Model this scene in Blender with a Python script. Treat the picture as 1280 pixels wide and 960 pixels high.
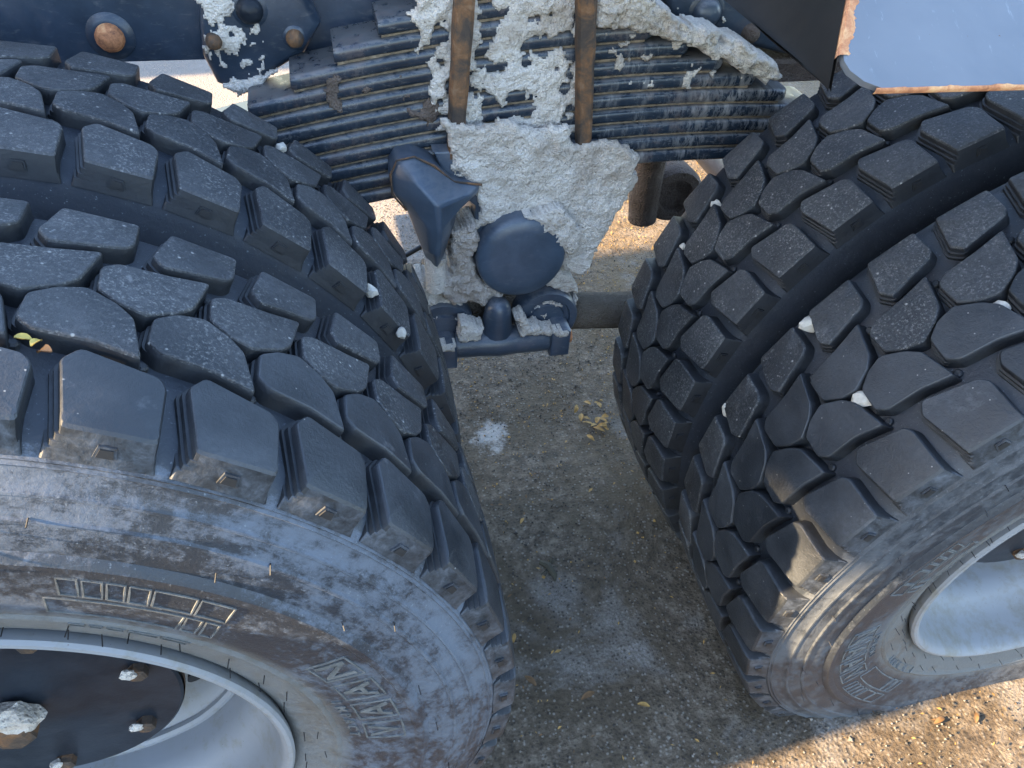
import bpy, math, random
from math import sin, cos, pi, radians, degrees, atan2, hypot, sqrt
from mathutils import Vector, Matrix, noise

random.seed(7)
scene = bpy.context.scene
for o in list(bpy.data.objects):
    bpy.data.objects.remove(o)
col = scene.collection

# ------------------------------------------------------------------ camera
AX = 0.697      # half the axle spacing
ZC = 0.495      # axle height (tyre is loaded)
DUAL = 0.347    # spacing of the twin tyres
GZ = 0.118      # ground level
p, yw, rl = radians(41.9), radians(15.4), radians(3.8)
fw = Vector((sin(yw) * cos(p), cos(yw) * cos(p), -sin(p)))
rt = Vector((cos(yw), -sin(yw), 0)); up = rt.cross(fw)
rt2 = cos(rl) * rt + sin(rl) * up; up2 = -sin(rl) * rt + cos(rl) * up
cam = bpy.data.cameras.new('camera')
cam.sensor_width = 36; cam.lens = 27.03; cam.clip_start = 0.02; cam.clip_end = 400
co = bpy.data.objects.new('camera', cam); col.objects.link(co)
M4 = Matrix((rt2, up2, -fw)).transposed().to_4x4(); M4.translation = Vector((-0.30, -0.405, 1.346))
co.matrix_world = M4
scene.camera = co

# ------------------------------------------------------------------ light
SUN_TRAVEL = Vector((0.95, 0.072, -0.50)).normalized()
world = bpy.data.worlds.new('World'); scene.world = world; world.use_nodes = True
wn = world.node_tree; wn.nodes.clear()
sky = wn.nodes.new('ShaderNodeTexSky'); sky.sky_type = 'NISHITA'; sky.sun_disc = False
sky.sun_elevation = math.asin(-SUN_TRAVEL.z)
sky.sun_rotation = atan2(-SUN_TRAVEL.x, -SUN_TRAVEL.y)
bg = wn.nodes.new('ShaderNodeBackground'); bg.inputs['Strength'].default_value = 0.15
wo = wn.nodes.new('ShaderNodeOutputWorld')
wn.links.new(sky.outputs[0], bg.inputs[0]); wn.links.new(bg.outputs[0], wo.inputs[0])
sl = bpy.data.lights.new('sun', 'SUN'); sl.energy = 5.0; sl.angle = radians(0.6); sl.color = (1.0, 0.74, 0.44)
so = bpy.data.objects.new('sun', sl); col.objects.link(so)
so.rotation_euler = SUN_TRAVEL.to_track_quat('-Z', 'Y').to_euler()
so.location = (-6, -2, 6)
vs = scene.view_settings
vs.view_transform = 'Standard'; vs.look = 'None'; vs.gamma = 1; vs.use_curve_mapping = False
vs.exposure = 2.95

# ------------------------------------------------------------------ material kit
class NT:
    def __init__(s, name):
        s.m = bpy.data.materials.new(name); s.m.use_nodes = True
        s.t = s.m.node_tree; s.b = s.t.nodes['Principled BSDF']
    def n(s, typ, **k):
        nd = s.t.nodes.new('ShaderNode' + typ)
        for a, v in k.items():
            if a.startswith('i_'):
                nd.inputs[a[2:].replace('_', ' ')].default_value = v
            else:
                setattr(nd, a, v)
        return nd
    def l(s, a, b): s.t.links.new(a, b)
    def pos(s, rand=0.0, scale=(1, 1, 1)):
        g = s.n('NewGeometry'); out = g.outputs['Position']
        if rand:
            oi = s.n('ObjectInfo'); mu = s.n('Math', operation='MULTIPLY'); mu.inputs[1].default_value = rand
            s.l(oi.outputs['Random'], mu.inputs[0])
            va = s.n('VectorMath', operation='ADD'); s.l(out, va.inputs[0]); s.l(mu.outputs[0], va.inputs[1]); out = va.outputs[0]
        if scale != (1, 1, 1):
            vm = s.n('VectorMath', operation='MULTIPLY'); vm.inputs[1].default_value = scale
            s.l(out, vm.inputs[0]); out = vm.outputs[0]
        return out
    def noise(s, vec, scale, detail=4, rough=.55, dist=0.0):
        nd = s.n('TexNoise'); nd.inputs['Scale'].default_value = scale; nd.inputs['Detail'].default_value = detail
        nd.inputs['Roughness'].default_value = rough; nd.inputs['Distortion'].default_value = dist
        s.l(vec, nd.inputs['Vector']); return nd.outputs['Fac']
    def vor(s, vec, scale, out='Distance', feature='F1'):
        nd = s.n('TexVoronoi', feature=feature); nd.inputs['Scale'].default_value = scale
        s.l(vec, nd.inputs['Vector']); return nd.outputs[out]
    def ramp(s, fac, *stops, interp='LINEAR'):
        r = s.n('ValToRGB'); r.color_ramp.interpolation = interp
        e = r.color_ramp.elements
        while len(e) < len(stops): e.new(0.5)
        for el, (pp, c) in zip(e, stops):
            el.position = pp; el.color = (c, c, c, 1) if isinstance(c, (int, float)) else (*c, 1)
        s.l(fac, r.inputs[0]); return r.outputs[0]
    def mix(s, fac, a, b, blend='MIX'):
        nd = s.n('Mix', data_type='RGBA', blend_type=blend)
        for sock, v in ((nd.inputs[0], fac), (nd.inputs[6], a), (nd.inputs[7], b)):
            if hasattr(v, 'links'): s.l(v, sock)
            elif isinstance(v, (int, float)): sock.default_value = v
            else: sock.default_value = (*v, 1)
        return nd.outputs[2]
    def math(s, op, a, b=0.0):
        nd = s.n('Math', operation=op)
        for i, v in enumerate((a, b)):
            if hasattr(v, 'links'): s.l(v, nd.inputs[i])
            else: nd.inputs[i].default_value = v
        return nd.outputs[0]
    def bump(s, h, strength, dist):
        nd = s.n('Bump'); nd.inputs['Strength'].default_value = strength; nd.inputs['Distance'].default_value = dist
        s.l(h, nd.inputs['Height']); s.l(nd.outputs[0], s.b.inputs['Normal'])
    def base(s, c):
        if hasattr(c, 'links'): s.l(c, s.b.inputs['Base Color'])
        else: s.b.inputs['Base Color'].default_value = (*c, 1)
    def rough(s, r):
        if hasattr(r, 'links'): s.l(r, s.b.inputs['Roughness'])
        else: s.b.inputs['Roughness'].default_value = r
    def spec(s, v): s.b.inputs['Specular IOR Level'].default_value = v

def mat_tread():
    k = NT('rubber_tread'); P = k.pos(3.0)
    PS = k.pos(5.0, (1.0, 1.0, 1.0))
    big = k.noise(P, 9, 4, .6); fine = k.noise(P, 160, 4, .7)
    film = k.math('MULTIPLY', k.ramp(big, (.38, 0.0), (.72, 1.0)), k.ramp(fine, (.35, .25), (.7, 1.0)))
    c = k.mix(film, (.013, .015, .018), (.074, .076, .080))
    # chips and scratches of stone dust, denser where the tread is scuffed
    oi = k.n('ObjectInfo')
    grain = k.ramp(k.noise(P, 330, 3, .75), (.53, 0.0), (.64, 1.0))
    garea = k.ramp(k.noise(P, 14, 4, .65), (.40, .12), (.62, 1.0))
    c = k.mix(k.math('MULTIPLY', k.math('MULTIPLY', grain, garea), .85), c, (.16, .158, .152))
    sp = k.vor(PS, 210); spm = k.ramp(sp, (.12, 1.0), (.26, 0.0))
    area = k.ramp(k.noise(P, 22, 3, .6), (.46, 0.0), (.64, 1.0))
    c = k.mix(k.math('MULTIPLY', k.math('MULTIPLY', spm, area), .75), c, (.17, .17, .168))
    sp2 = k.vor(PS, 62); c = k.mix(k.math('MULTIPLY', k.ramp(sp2, (.05, 1.0), (.11, 0.0)), .8), c, (.30, .29, .27))
    blot = k.math('MULTIPLY', k.ramp(k.noise(P, 38, 5, .65, .4), (.66, 0.0), (.74, 1.0)), k.ramp(oi.outputs['Random'], (.45, .0), (.9, .8)))
    c = k.mix(blot, c, (.15, .15, .15))
    k.base(c); k.rough(k.ramp(big, (.3, .40), (.7, .66))); k.spec(.5)
    h = k.math('ADD', k.noise(P, 240, 5, .7), k.math('MULTIPLY', k.noise(P, 40, 3, .6), 1.2))
    k.bump(h, .8, .0022); return k.m

def mat_tread_clean():
    k = NT('rubber_tread_smooth'); P = k.pos(3.0)
    big = k.noise(P, 11, 4, .6); fine = k.noise(P, 190, 3, .7)
    film = k.math('MULTIPLY', k.ramp(big, (.40, 0.0), (.75, .9)), k.ramp(fine, (.3, .4), (.7, 1.0)))
    c = k.mix(film, (.014, .0165, .020), (.056, .061, .069))
    sp2 = k.vor(P, 75); c = k.mix(k.math('MULTIPLY', k.ramp(sp2, (.03, 1.0), (.07, 0.0)), .6), c, (.42, .40, .36))
    oi = k.n('ObjectInfo')
    blot = k.math('MULTIPLY', k.ramp(k.noise(P, 30, 5, .68, .3), (.60, 0.0), (.72, .7)), k.ramp(oi.outputs['Random'], (.5, .0), (.9, .7)))
    c = k.mix(blot, c, (.11, .11, .115))
    k.base(c); k.rough(k.ramp(big, (.3, .38), (.7, .58)))
    h = k.math('ADD', k.noise(P, 300, 4, .7), k.math('MULTIPLY', k.noise(P, 30, 3, .6), 1.5))
    k.bump(h, .5, .0016); return k.m

def mat_side(name, dust, seed=0.0, pale=(.082, .098, .124)):
    # lime dust smeared over black rubber in torn, cloudy patches
    k = NT(name); P = k.pos()
    tc = k.n('TexCoord'); O = tc.outputs['Object']
    sx = k.n('SeparateXYZ'); k.l(O, sx.inputs[0])
    r = k.math('SQRT', k.math('ADD', k.math('POWER', sx.outputs[0], 2.0), k.math('POWER', sx.outputs[2], 2.0)))
    zone = k.ramp(r, (.30, .95), (.335, .85), (.35, .66), (.41, .60), (.427, .50), (.434, .66), (.47, .80), (.50, .85), (.512, .75), (.517, .15), (.520, .0))
    cx = k.n('CombineXYZ'); k.l(k.math('MULTIPLY', k.math('DIVIDE', sx.outputs[0], r), .20), cx.inputs[0]); k.l(k.math('ADD', r, k.math('MULTIPLY', sx.outputs[1], 1.0)), cx.inputs[1]); k.l(k.math('MULTIPLY', k.math('DIVIDE', sx.outputs[2], r), .20), cx.inputs[2])
    S = cx.outputs[0]
    cl = k.noise(S, 44, 8, .80, .25); cl2 = k.noise(P, 52, 9, .82, .2); lg = k.noise(P, 6, 3, .5)
    a = k.math('ADD', k.math('MULTIPLY', cl, .45), k.math('MULTIPLY', cl2, .55))
    a = k.math('ADD', a, k.math('MULTIPLY', k.math('SUBTRACT', lg, .5), .34))
    a = k.math('ADD', a, k.math('MULTIPLY', k.math('SUBTRACT', zone, .70), .22))
    a = k.math('ADD', k.math('MULTIPLY', k.math('SUBTRACT', a, .5), 1.7), .47)
    m = k.ramp(a, (.41, 0.0), (.455, .24), (.485, .34), (.51, .62), (.55, .74), (.63, 1.0))
    m = k.math('MULTIPLY', m, dust)
    c = k.mix(m, (.016, .020, .027), pale)
    scr = k.ramp(k.noise(k.pos(0, (1, 1, 1)), 320, 2, .6), (.66, 0.0), (.74, .5))
    c = k.mix(scr, c, (.16, .18, .20))
    bead = k.ramp(r, (.335, 1.0), (.352, 0.0))
    c = k.mix(k.math('MULTIPLY', bead, .65 * dust), c, (.135, .132, .118))
    br = k.math('MULTIPLY', k.ramp(k.noise(P, 7, 4, .6), (.55, 0.0), (.7, 1.0)), .14)
    c = k.mix(br, c, (.055, .043, .034))
    k.base(c); k.rough(k.ramp(a, (.4, .48), (.65, .8))); k.spec(.5 if dust > .5 else .28)
    h = k.math('ADD', k.math('MULTIPLY', cl2, 1.0), k.noise(P, 220, 4, .7))
    k.bump(h, .45, .0015); return k.m

def mat_lug(name, amt):
    k = NT(name); P = k.pos(2.0)
    n1 = k.noise(P, 40, 6, .72, .6); n2 = k.noise(P, 130, 5, .7, .3)
    m = k.ramp(k.math('ADD', k.math('MULTIPLY', n1, .65), k.math('MULTIPLY', n2, .35)), (.40, 0.0), (.52, .35), (.66, 1.0))
    k.base(k.mix(k.math('MULTIPLY', m, amt), (.007, .0085, .011), (.12, .135, .16))); k.rough(.6); k.bump(k.math('ADD', n1, n2), .4, .0015); return k.m

def mat_rim(name, col_):
    k = NT(name); P = k.pos()
    tc = k.n('TexCoord'); sx = k.n('SeparateXYZ'); k.l(tc.outputs['Object'], sx.inputs[0])
    n1 = k.noise(P, 6, 5, .6, .3); n2 = k.noise(P, 45, 5, .7)
    c = k.mix(k.ramp(n1, (.35, 0.0), (.75, .55)), col_, tuple(x * f for x, f in zip(col_, (.80, .76, .66))))
    c = k.mix(k.ramp(k.math('ADD', k.math('MULTIPLY', n2, .6), k.math('MULTIPLY', n1, .4)), (.50, 0.0), (.66, .8)), c, (.15, .135, .10))
    c = k.mix(k.ramp(k.vor(P, 95), (.03, .8), (.08, 0.0)), c, (.09, .065, .045))
    k.base(c); k.rough(k.ramp(n1, (.3, .45), (.7, .65)))
    k.bump(n2, .2, .001); return k.m

def mat_paint(name, dust=.5, rustamt=.3, base=(.012, .020, .034), rough=.3, splash=False):
    k = NT(name); P = k.pos()
    n1 = k.noise(P, 14, 5, .65, .3); n2 = k.noise(P, 90, 5, .7, .2); n3 = k.noise(k.pos(0, (1, 1, 3.0)), 55, 5, .7, .4)
    c = k.mix(k.ramp(n1, (.35, 0.0), (.7, .6)), base, tuple(b * 2.0 + .012 for b in base))
    g = k.n('NewGeometry'); sn = k.n('SeparateXYZ'); k.l(g.outputs['Normal'], sn.inputs[0])
    upf = k.ramp(sn.outputs[2], (.15, 0.0), (.85, 1.0))
    d = k.math('MULTIPLY', k.ramp(k.math('ADD', n3, k.math('MULTIPLY', upf, .20)), (.56, 0.0), (.72, 1.0)), dust)
    c = k.mix(d, c, (.34, .31, .27))
    if splash:                                             # thin chalky runs of cement slurry down the leaf edges
        st = k.noise(k.pos(0, (1, .2, .30)), 120, 6, .75, .3); ar = k.noise(k.pos(0, (1, .3, .7)), 12, 4, .6, .2)
        sp = k.n('SeparateXYZ'); k.l(P, sp.inputs[0])
        s2 = k.math('MULTIPLY', k.math('MULTIPLY', k.ramp(st, (.44, 0.0), (.60, 1.0)), k.ramp(ar, (.42, 0.0), (.58, 1.0))), k.ramp(sp.outputs[0], (.0, .05), (.12, .34), (.45, .5)))
        c = k.mix(s2, c, (.42, .40, .37)); d = k.math('ADD', d, s2)
    r = k.math('MULTIPLY', k.ramp(k.math('ADD', n1, k.math('MULTIPLY', n2, .4)), (.74, 0.0), (.84, 1.0)), rustamt)
    c = k.mix(r, c, (.25, .12, .045))
    k.base(c); k.rough(k.math('ADD', k.math('MULTIPLY', k.math('ADD', d, r), .45), rough))
    k.bump(n2, .25, .0012); return k.m

def mat_rust():
    k = NT('rusty_steel'); P = k.pos()
    n1 = k.noise(P, 28, 6, .7, .4); n2 = k.noise(P, 150, 4, .7)
    c = k.ramp(n1, (.30, (.020, .016, .014)), (.46, (.050, .034, .023)), (.58, (.13, .062, .024)), (.75, (.20, .13, .08)))
    k.base(c); k.rough(.8); k.bump(k.math('ADD', n1, n2), .6, .002); return k.m

def mat_rust_edge():
    k = NT('orange_rust'); P = k.pos(); n1 = k.noise(P, 60, 6, .7, .4)
    k.base(k.ramp(n1, (.32, (.13, .05, .025)), (.5, (.42, .17, .07)), (.68, (.60, .36, .17)))); k.rough(.8)
    k.bump(n1, .6, .002); return k.m

def mat_crust(name, c0, c1):
    k = NT(name); P = k.pos()
    n1 = k.noise(P, 20, 5, .65); n2 = k.noise(P, 190, 5, .75); v = k.vor(P, 260)
    c = k.mix(k.ramp(n1, (.3, 0.0), (.7, 1.0)), c0, c1)
    c = k.mix(k.ramp(k.noise(P, 11, 5, .6), (.52, 0.0), (.68, .6)), c, tuple(x * f for x, f in zip(c0, (.62, .54, .46))))
    c = k.mix(k.ramp(n2, (.30, .8), (.45, 0.0)), c, (.16, .135, .11))
    k.base(c); k.rough(.95); k.spec(.2)
    k.bump(k.math('ADD', n2, k.math('MULTIPLY', v, .6)), 1.0, .005); return k.m

def mat_ground():
    k = NT('weathered_concrete'); P = k.pos()
    n0 = k.noise(P, 1.3, 4, .6, .2); n1 = k.noise(P, 6, 6, .65, .3); n2 = k.noise(P, 45, 6, .75); n3 = k.noise(P, 240, 5, .75)
    c = k.ramp(n2, (.33, (.026, .019, .012)), (.48, (.102, .076, .052)), (.66, (.225, .182, .135)))
    c = k.mix(k.ramp(n1, (.38, 0.0), (.60, .78)), c, (.060, .042, .023))           # soil and moss film
    lite = k.math('MULTIPLY', k.ramp(k.noise(P, 4.2, 5, .65, .4), (.55, 0.0), (.68, 1.0)), k.ramp(n3, (.35, .2), (.6, 1.0)))
    c = k.mix(k.math('MULTIPLY', lite, .75), c, (.27, .25, .23))                     # worn pale patches
    vc = k.n('TexVoronoi', feature='F1'); vc.inputs['Scale'].default_value = 150; k.l(P, vc.inputs['Vector'])
    chip = k.math('MULTIPLY', k.ramp(vc.outputs['Distance'], (.25, 1.0), (.42, 0.0)), k.ramp(vc.outputs['Color'], (.62, 0.0), (.72, 1.0)))
    c = k.mix(k.math('MULTIPLY', chip, .5), c, (.30, .27, .23))
    vd = k.math('MULTIPLY', k.ramp(vc.outputs['Distance'], (.2, 1.0), (.45, 0.0)), k.ramp(vc.outputs['Color'], (.28, 1.0), (.36, 0.0)))
    c = k.mix(k.math('MULTIPLY', vd, .7), c, (.014, .011, .009))
    # sunlit gold of the ground under and beyond the truck, put into its colour
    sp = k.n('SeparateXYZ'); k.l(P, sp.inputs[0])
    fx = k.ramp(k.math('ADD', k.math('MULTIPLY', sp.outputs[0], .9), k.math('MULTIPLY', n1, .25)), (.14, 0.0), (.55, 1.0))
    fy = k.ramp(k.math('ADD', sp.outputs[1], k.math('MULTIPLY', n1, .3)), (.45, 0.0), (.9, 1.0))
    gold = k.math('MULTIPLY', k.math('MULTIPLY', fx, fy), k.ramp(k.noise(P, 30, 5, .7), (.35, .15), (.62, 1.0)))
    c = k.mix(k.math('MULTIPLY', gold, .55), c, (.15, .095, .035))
    far = k.ramp(k.math('SUBTRACT', k.math('ADD', k.math('MULTIPLY', sp.outputs[1], .3), k.math('MULTIPLY', n1, .1)), k.math('MULTIPLY', sp.outputs[0], .35)), (.48, 0.0), (.64, .75))
    c = k.mix(far, c, (.22, .195, .178))  # brighter light on the ground beyond the truck, painted as paler concrete
    vd2 = k.n('VectorMath', operation='DISTANCE'); k.l(P, vd2.inputs[0]); vd2.inputs[1].default_value = (-.026, .76, GZ)      # lime splat
    spl = k.ramp(k.math('ADD', vd2.outputs['Value'], k.math('MULTIPLY', k.math('SUBTRACT', k.noise(P, 28, 6, .75), .5), .16)), (.022, .85), (.050, 0.0))
    c = k.mix(spl, c, (.40, .38, .35))
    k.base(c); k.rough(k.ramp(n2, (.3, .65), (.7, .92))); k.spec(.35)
    h = k.math('ADD', k.math('ADD', k.math('MULTIPLY', n2, 1.5), n3), k.math('MULTIPLY', vc.outputs['Distance'], -.8))
    k.bump(h, .9, .0048); return k.m

def mat_plain(name, c, rough=.7, bump=.3, scale=60, var=.4):
    k = NT(name); P = k.pos(2.0); n = k.noise(P, scale, 5, .65)
    k.base(k.mix(k.ramp(n, (.3, 0.0), (.7, 1.0)), tuple(x * (1 - var) for x in c), tuple(min(1, x * (1 + var * .6)) for x in c)))
    k.rough(rough); k.bump(n, bump, .0015)
    if name == 'end_panel_dark': k.spec(.08)
    return k.m

def mat_panel():
    k = NT('mudguard_paint'); P = k.pos()
    n1 = k.noise(P, 9, 4, .6, .3); n2 = k.noise(k.pos(0, (3, 1, 1)), 50, 5, .7, .3)
    c = k.mix(k.ramp(n1, (.3, 0.0), (.7, 1.0)), (.112, .126, .146), (.142, .155, .174))
    c = k.mix(k.ramp(n2, (.62, 0.0), (.74, .7)), c, (.22, .25, .29))
    c = k.mix(k.ramp(k.noise(P, 70, 6, .75), (.66, 0.0), (.70, .85)), c, (.12, .06, .03))
    k.base(c); k.rough(.16); k.bump(n1, .05, .002); return k.m

MT = dict(groove=mat_lug('rubber_groove_wall', .10), mud2=mat_crust('grey_brown_mud', (.095, .078, .060), (.15, .125, .10)), lug=mat_lug('rubber_lug_side', .62), lug2=mat_lug('rubber_lug_clean', .06), dust=mat_plain('tan_dust', (.22, .17, .115), .95, .6, 90, .6), cappaint=mat_paint('cap_paint', .08, .0, (.030, .044, .064), .34), tread=mat_tread(), tread2=mat_tread_clean(), side=mat_side('rubber_sidewall_dusty', 1.0), side2=mat_side('rubber_sidewall_gap_shade', .05), side_r=mat_side('rubber_sidewall_scuffed', .80, pale=(.075, .082, .092)),  # side2: shade of the deep gap between twin tyres put into darker rubber
          rim=mat_rim('rim_paint_pale', (.205, .215, .23)), navy=mat_paint('chassis_paint', .12, .03, (.014, .023, .037), .36),
          leafp=mat_paint('spring_paint', .20, .10, (.010, .017, .027), .24, True), casting=mat_paint('casting_paint', .16, .06, (.026, .038, .056), .34),
          hub=mat_paint('hub_paint', .02, .0, (.009, .012, .017), .33), rust=mat_rust(), rust_edge=mat_rust_edge(),
          crust=mat_crust('dried_concrete', (.50, .45, .39), (.66, .61, .545)), dirt=mat_crust('dried_mud', (.40, .35, .30), (.55, .49, .44)),
          ground=mat_ground(), panel=mat_panel(), black=mat_plain('end_panel_dark', (.012, .010, .008), .7, .1, 8, .5),  # black: darker tone of the mudguard's end face
          hair=mat_plain('rubber_black', (.012, .012, .013), .6, .1), mark=mat_plain('dusty_rubber_ridge', (.095, .10, .10), .8, .4, 90, .5),
          stone=mat_plain('white_stone', (.40, .37, .32), .8, .6, 120, .25), seed=mat_plain('yellow_seed', (.50, .36, .08), .7, .3),
          leaf=mat_plain('dead_leaf', (.14, .075, .028), .75, .4, 60, .5), gold=mat_plain('golden_husk', (.34, .20, .055), .75, .4, 80, .5),
          twig=mat_plain('dark_twig', (.05, .045, .03), .85, .4), grit=mat_plain('grit', (.15, .135, .115), .9, .4, 40, .8), grit2=mat_plain('dark_grit', (.035, .03, .025), .9, .4, 40, .6),
          blocker_mat=mat_plain('blocker_grey', (.42, .39, .35), .9, .4, 20, .2), pink=mat_crust('pink_brown_dirt', (.10, .075, .060), (.16, .125, .105)))

MT['hub'].node_tree.nodes['Principled BSDF'].inputs['Specular IOR Level'].default_value = .15
# ------------------------------------------------------------------ mesh kit
def mesh(name, V, F, m, smooth=False):
    me = bpy.data.meshes.new(name); me.from_pydata([tuple(v) for v in V], [], F); me.update()
    if m: me.materials.append(m)
    if smooth: me.polygons.foreach_set('use_smooth', [True] * len(me.polygons))
    return me
def sharp(me, deg=40):
    me.polygons.foreach_set('use_smooth', [True] * len(me.polygons)); me.set_sharp_from_angle(angle=radians(deg)); return me
def link(name, me, parent=None, loc=(0, 0, 0), rot=(0, 0, 0)):
    o = bpy.data.objects.new(name, me); col.objects.link(o); o.location = loc; o.rotation_euler = rot
    if parent: o.parent = parent
    return o
def tag(o, label=None, cat=None, group=None, kind=None):
    for kx, v in (('label', label), ('category', cat), ('group', group), ('kind', kind)):
        if v: o[kx] = v
    return o
class MB:
    def __init__(s): s.V = []; s.F = []
    def add(s, V, F):
        b = len(s.V); s.V += [tuple(v) for v in V]; s.F += [tuple(i + b for i in f) for f in F]
    def box(s, c, d, R=None):
        V = [Vector((x * d[0] / 2, y * d[1] / 2, z * d[2] / 2)) for x in (-1, 1) for y in (-1, 1) for z in (-1, 1)]
        if R: V = [R @ v for v in V]
        s.add([v + Vector(c) for v in V], [(0, 1, 3, 2), (4, 6, 7, 5), (0, 4, 5, 1), (2, 3, 7, 6), (0, 2, 6, 4), (1, 5, 7, 3)])
    def tube(s, path, r, n=10, caps=True):
        path = [Vector(q) for q in path]; rr = r if hasattr(r, '__len__') else [r] * len(path)
        V = []; F = []
        for i, q in enumerate(path):
            t = (path[min(i + 1, len(path) - 1)] - path[max(i - 1, 0)]).normalized()
            a = t.cross(Vector((0.31, 0.2, 0.93))).normalized(); b = t.cross(a)
            V += [q + rr[i] * (cos(2 * pi * j / n) * a + sin(2 * pi * j / n) * b) for j in range(n)]
        for i in range(len(path) - 1):
            for j in range(n):
                F.append((i * n + j, i * n + (j + 1) % n, (i + 1) * n + (j + 1) % n, (i + 1) * n + j))
        if caps: F.append(tuple(range(n))[::-1]); F.append(tuple((len(path) - 1) * n + j for j in range(n)))
        s.add(V, F)
    def lathe_y(s, prof, n=48, c=(0, 0, 0), jitter=0.0):
        V = []; F = []; m = len(prof)
        for j in range(n):
            a = 2 * pi * j / n
            for (y, r) in prof:
                q = r * (1 + jitter * noise.noise((cos(a) * 3, sin(a) * 3, y * 30)))
                V.append((c[0] + q * cos(a), c[1] + y, c[2] + q * sin(a)))
        for j in range(n):
            for i in range(m - 1):
                F.append((j * m + i, ((j + 1) % n) * m + i, ((j + 1) % n) * m + i + 1, j * m + i + 1))
        s.add(V, F)
    def prism_y(s, poly, y0, y1, bev=.004):
        # outline in (x, z), extruded along y with a bevelled front rim (front = y0)
        n = len(poly); c = Vector((sum(q[0] for q in poly) / n, sum(q[1] for q in poly) / n))
        def ring(y, inset):
            out = []
            for i in range(n):
                a, b, d = (Vector(poly[(i + k) % n]) for k in (-1, 0, 1))
                e1 = (b - a).normalized(); e2 = (d - b).normalized()
                nn = Vector((-(e1.y + e2.y), e1.x + e2.x)); nn = nn.normalized() if nn.length > 1e-6 else Vector((0, 0))
                area = sum(poly[k][0] * poly[(k + 1) % n][1] - poly[(k + 1) % n][0] * poly[k][1] for k in range(n))
                q = b + nn * inset * (1 if area > 0 else -1); out.append((q.x, y, q.y))
            return out
        V = ring(y0, bev) + ring(y0 + bev * .35, bev * .3) + ring(y0 + bev, 0) + ring(y1, 0); F = [tuple(range(n)), tuple(3 * n + i for i in range(n))[::-1]]
        for k in range(3):
            for i in range(n): F.append((k * n + i, k * n + (i + 1) % n, (k + 1) * n + (i + 1) % n, (k + 1) * n + i))
        s.add(V, F)
    def mesh(s, name, m, smooth=None):
        me = mesh(name, s.V, s.F, m)
        import bmesh
        bm = bmesh.new(); bm.from_mesh(me); bmesh.ops.recalc_face_normals(bm, faces=bm.faces); bm.to_mesh(me); bm.free()
        if smooth: sharp(me, smooth)
        return me
    def obj(s, name, m, parent=None, smooth=40, loc=(0, 0, 0)):
        return link(name, s.mesh(name, m, smooth), parent, loc)
def lump(r, seed, squash=(1, 1, 1), amp=.35, sub=2):
    import bmesh
    bm = bmesh.new(); bmesh.ops.create_icosphere(bm, subdivisions=sub, radius=1)
    for v in bm.verts:
        d = v.co.normalized(); f = 1 + amp * noise.noise(d * 1.6 + Vector((seed, seed * 2.3, 1)))
        # chop a few facets so that it reads as broken stone
        for q in range(5):
            random.seed(seed * 13 + q); ax = Vector((random.gauss(0, 1), random.gauss(0, 1), random.gauss(0, 1))).normalized()
            dd = d.dot(ax) * f
            if dd > .72: f *= .72 / dd
        v.co = Vector(d[i] * f * r * squash[i] for i in range(3))
    me = bpy.data.meshes.new('lump'); bm.to_mesh(me); bm.free(); return me

# ------------------------------------------------------------------ ground
def ground():
    import bmesh
    m = MB(); xs = [-60, -20, -8, -4] + [-3 + .05 * i for i in range(121)] + [4, 8, 20, 60]
    ys = [-60, -20, -8, -4, -2] + [-1 + .05 * i for i in range(101)] + [5, 8, 20, 60]
    V = []; F = []
    for y in ys:
        for x in xs:
            z = -.0035 + .003 * noise.noise((x * 2.1, y * 2.1, 0)) + .002 * noise.noise((x * 9, y * 9, 3))
            V.append((x, y, GZ + min(z, 0.0)))
    nx = len(xs)
    for j in range(len(ys) - 1):
        for i in range(nx - 1): F.append((j * nx + i, j * nx + i + 1, (j + 1) * nx + i + 1, (j + 1) * nx + i))
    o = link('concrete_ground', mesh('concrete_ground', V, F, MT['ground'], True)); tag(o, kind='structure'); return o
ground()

# ------------------------------------------------------------------ truck root
truck = link('truck', None)
tag(truck, 'dark blue heavy truck with twin knobbly rear tyres and concrete splashed leaf springs', 'truck')

# ------------------------------------------------------------------ tyres
TC = 0.126
PROF = [(.016, .279), (.006, .283), (.000, .290), (-.005, .299), (-.010, .311), (-.014, .322), (-.0165, .330), (-.0195, .3325), (-.0195, .3355), (-.0185, .338),
        (-.0225, .350), (-.0275, .368), (-.0310, .388), (-.0328, .404), (-.0335, .416), (-.0362, .419), (-.0368, .425), (-.0345, .4285), (-.0305, .432), (-.0312, .440),
        (-.0300, .452), (-.0287, .4585), (-.0299, .4600), (-.0295, .4625), (-.0273, .464), (-.0250, .472), (-.0226, .4795), (-.0237, .4810), (-.0231, .4830), (-.0210, .4845),
        (-.0185, .4905), (-.0158, .4965), (-.0150, .5000), (-.0162, .5018), (-.0140, .5040), (-.0148, .5060), (-.0118, .5082),
        (-.0085, .5115), (-.001, .5165), (.010, .5205), (.04, .5225), (.08, .5235), (TC, .5235)]
def y_of_r(r, sh=0.0):
    return y_raw(r) + sh * inset(r)
def inset(r):
    return max(0, min(1, (.505 - r) / .085))
def y_raw(r):
    for (a, ra), (b, rb) in zip(PROF, PROF[1:]):
        if ra <= r <= rb: return a + (b - a) * (r - ra) / max(rb - ra, 1e-6)
    return -.02
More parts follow.
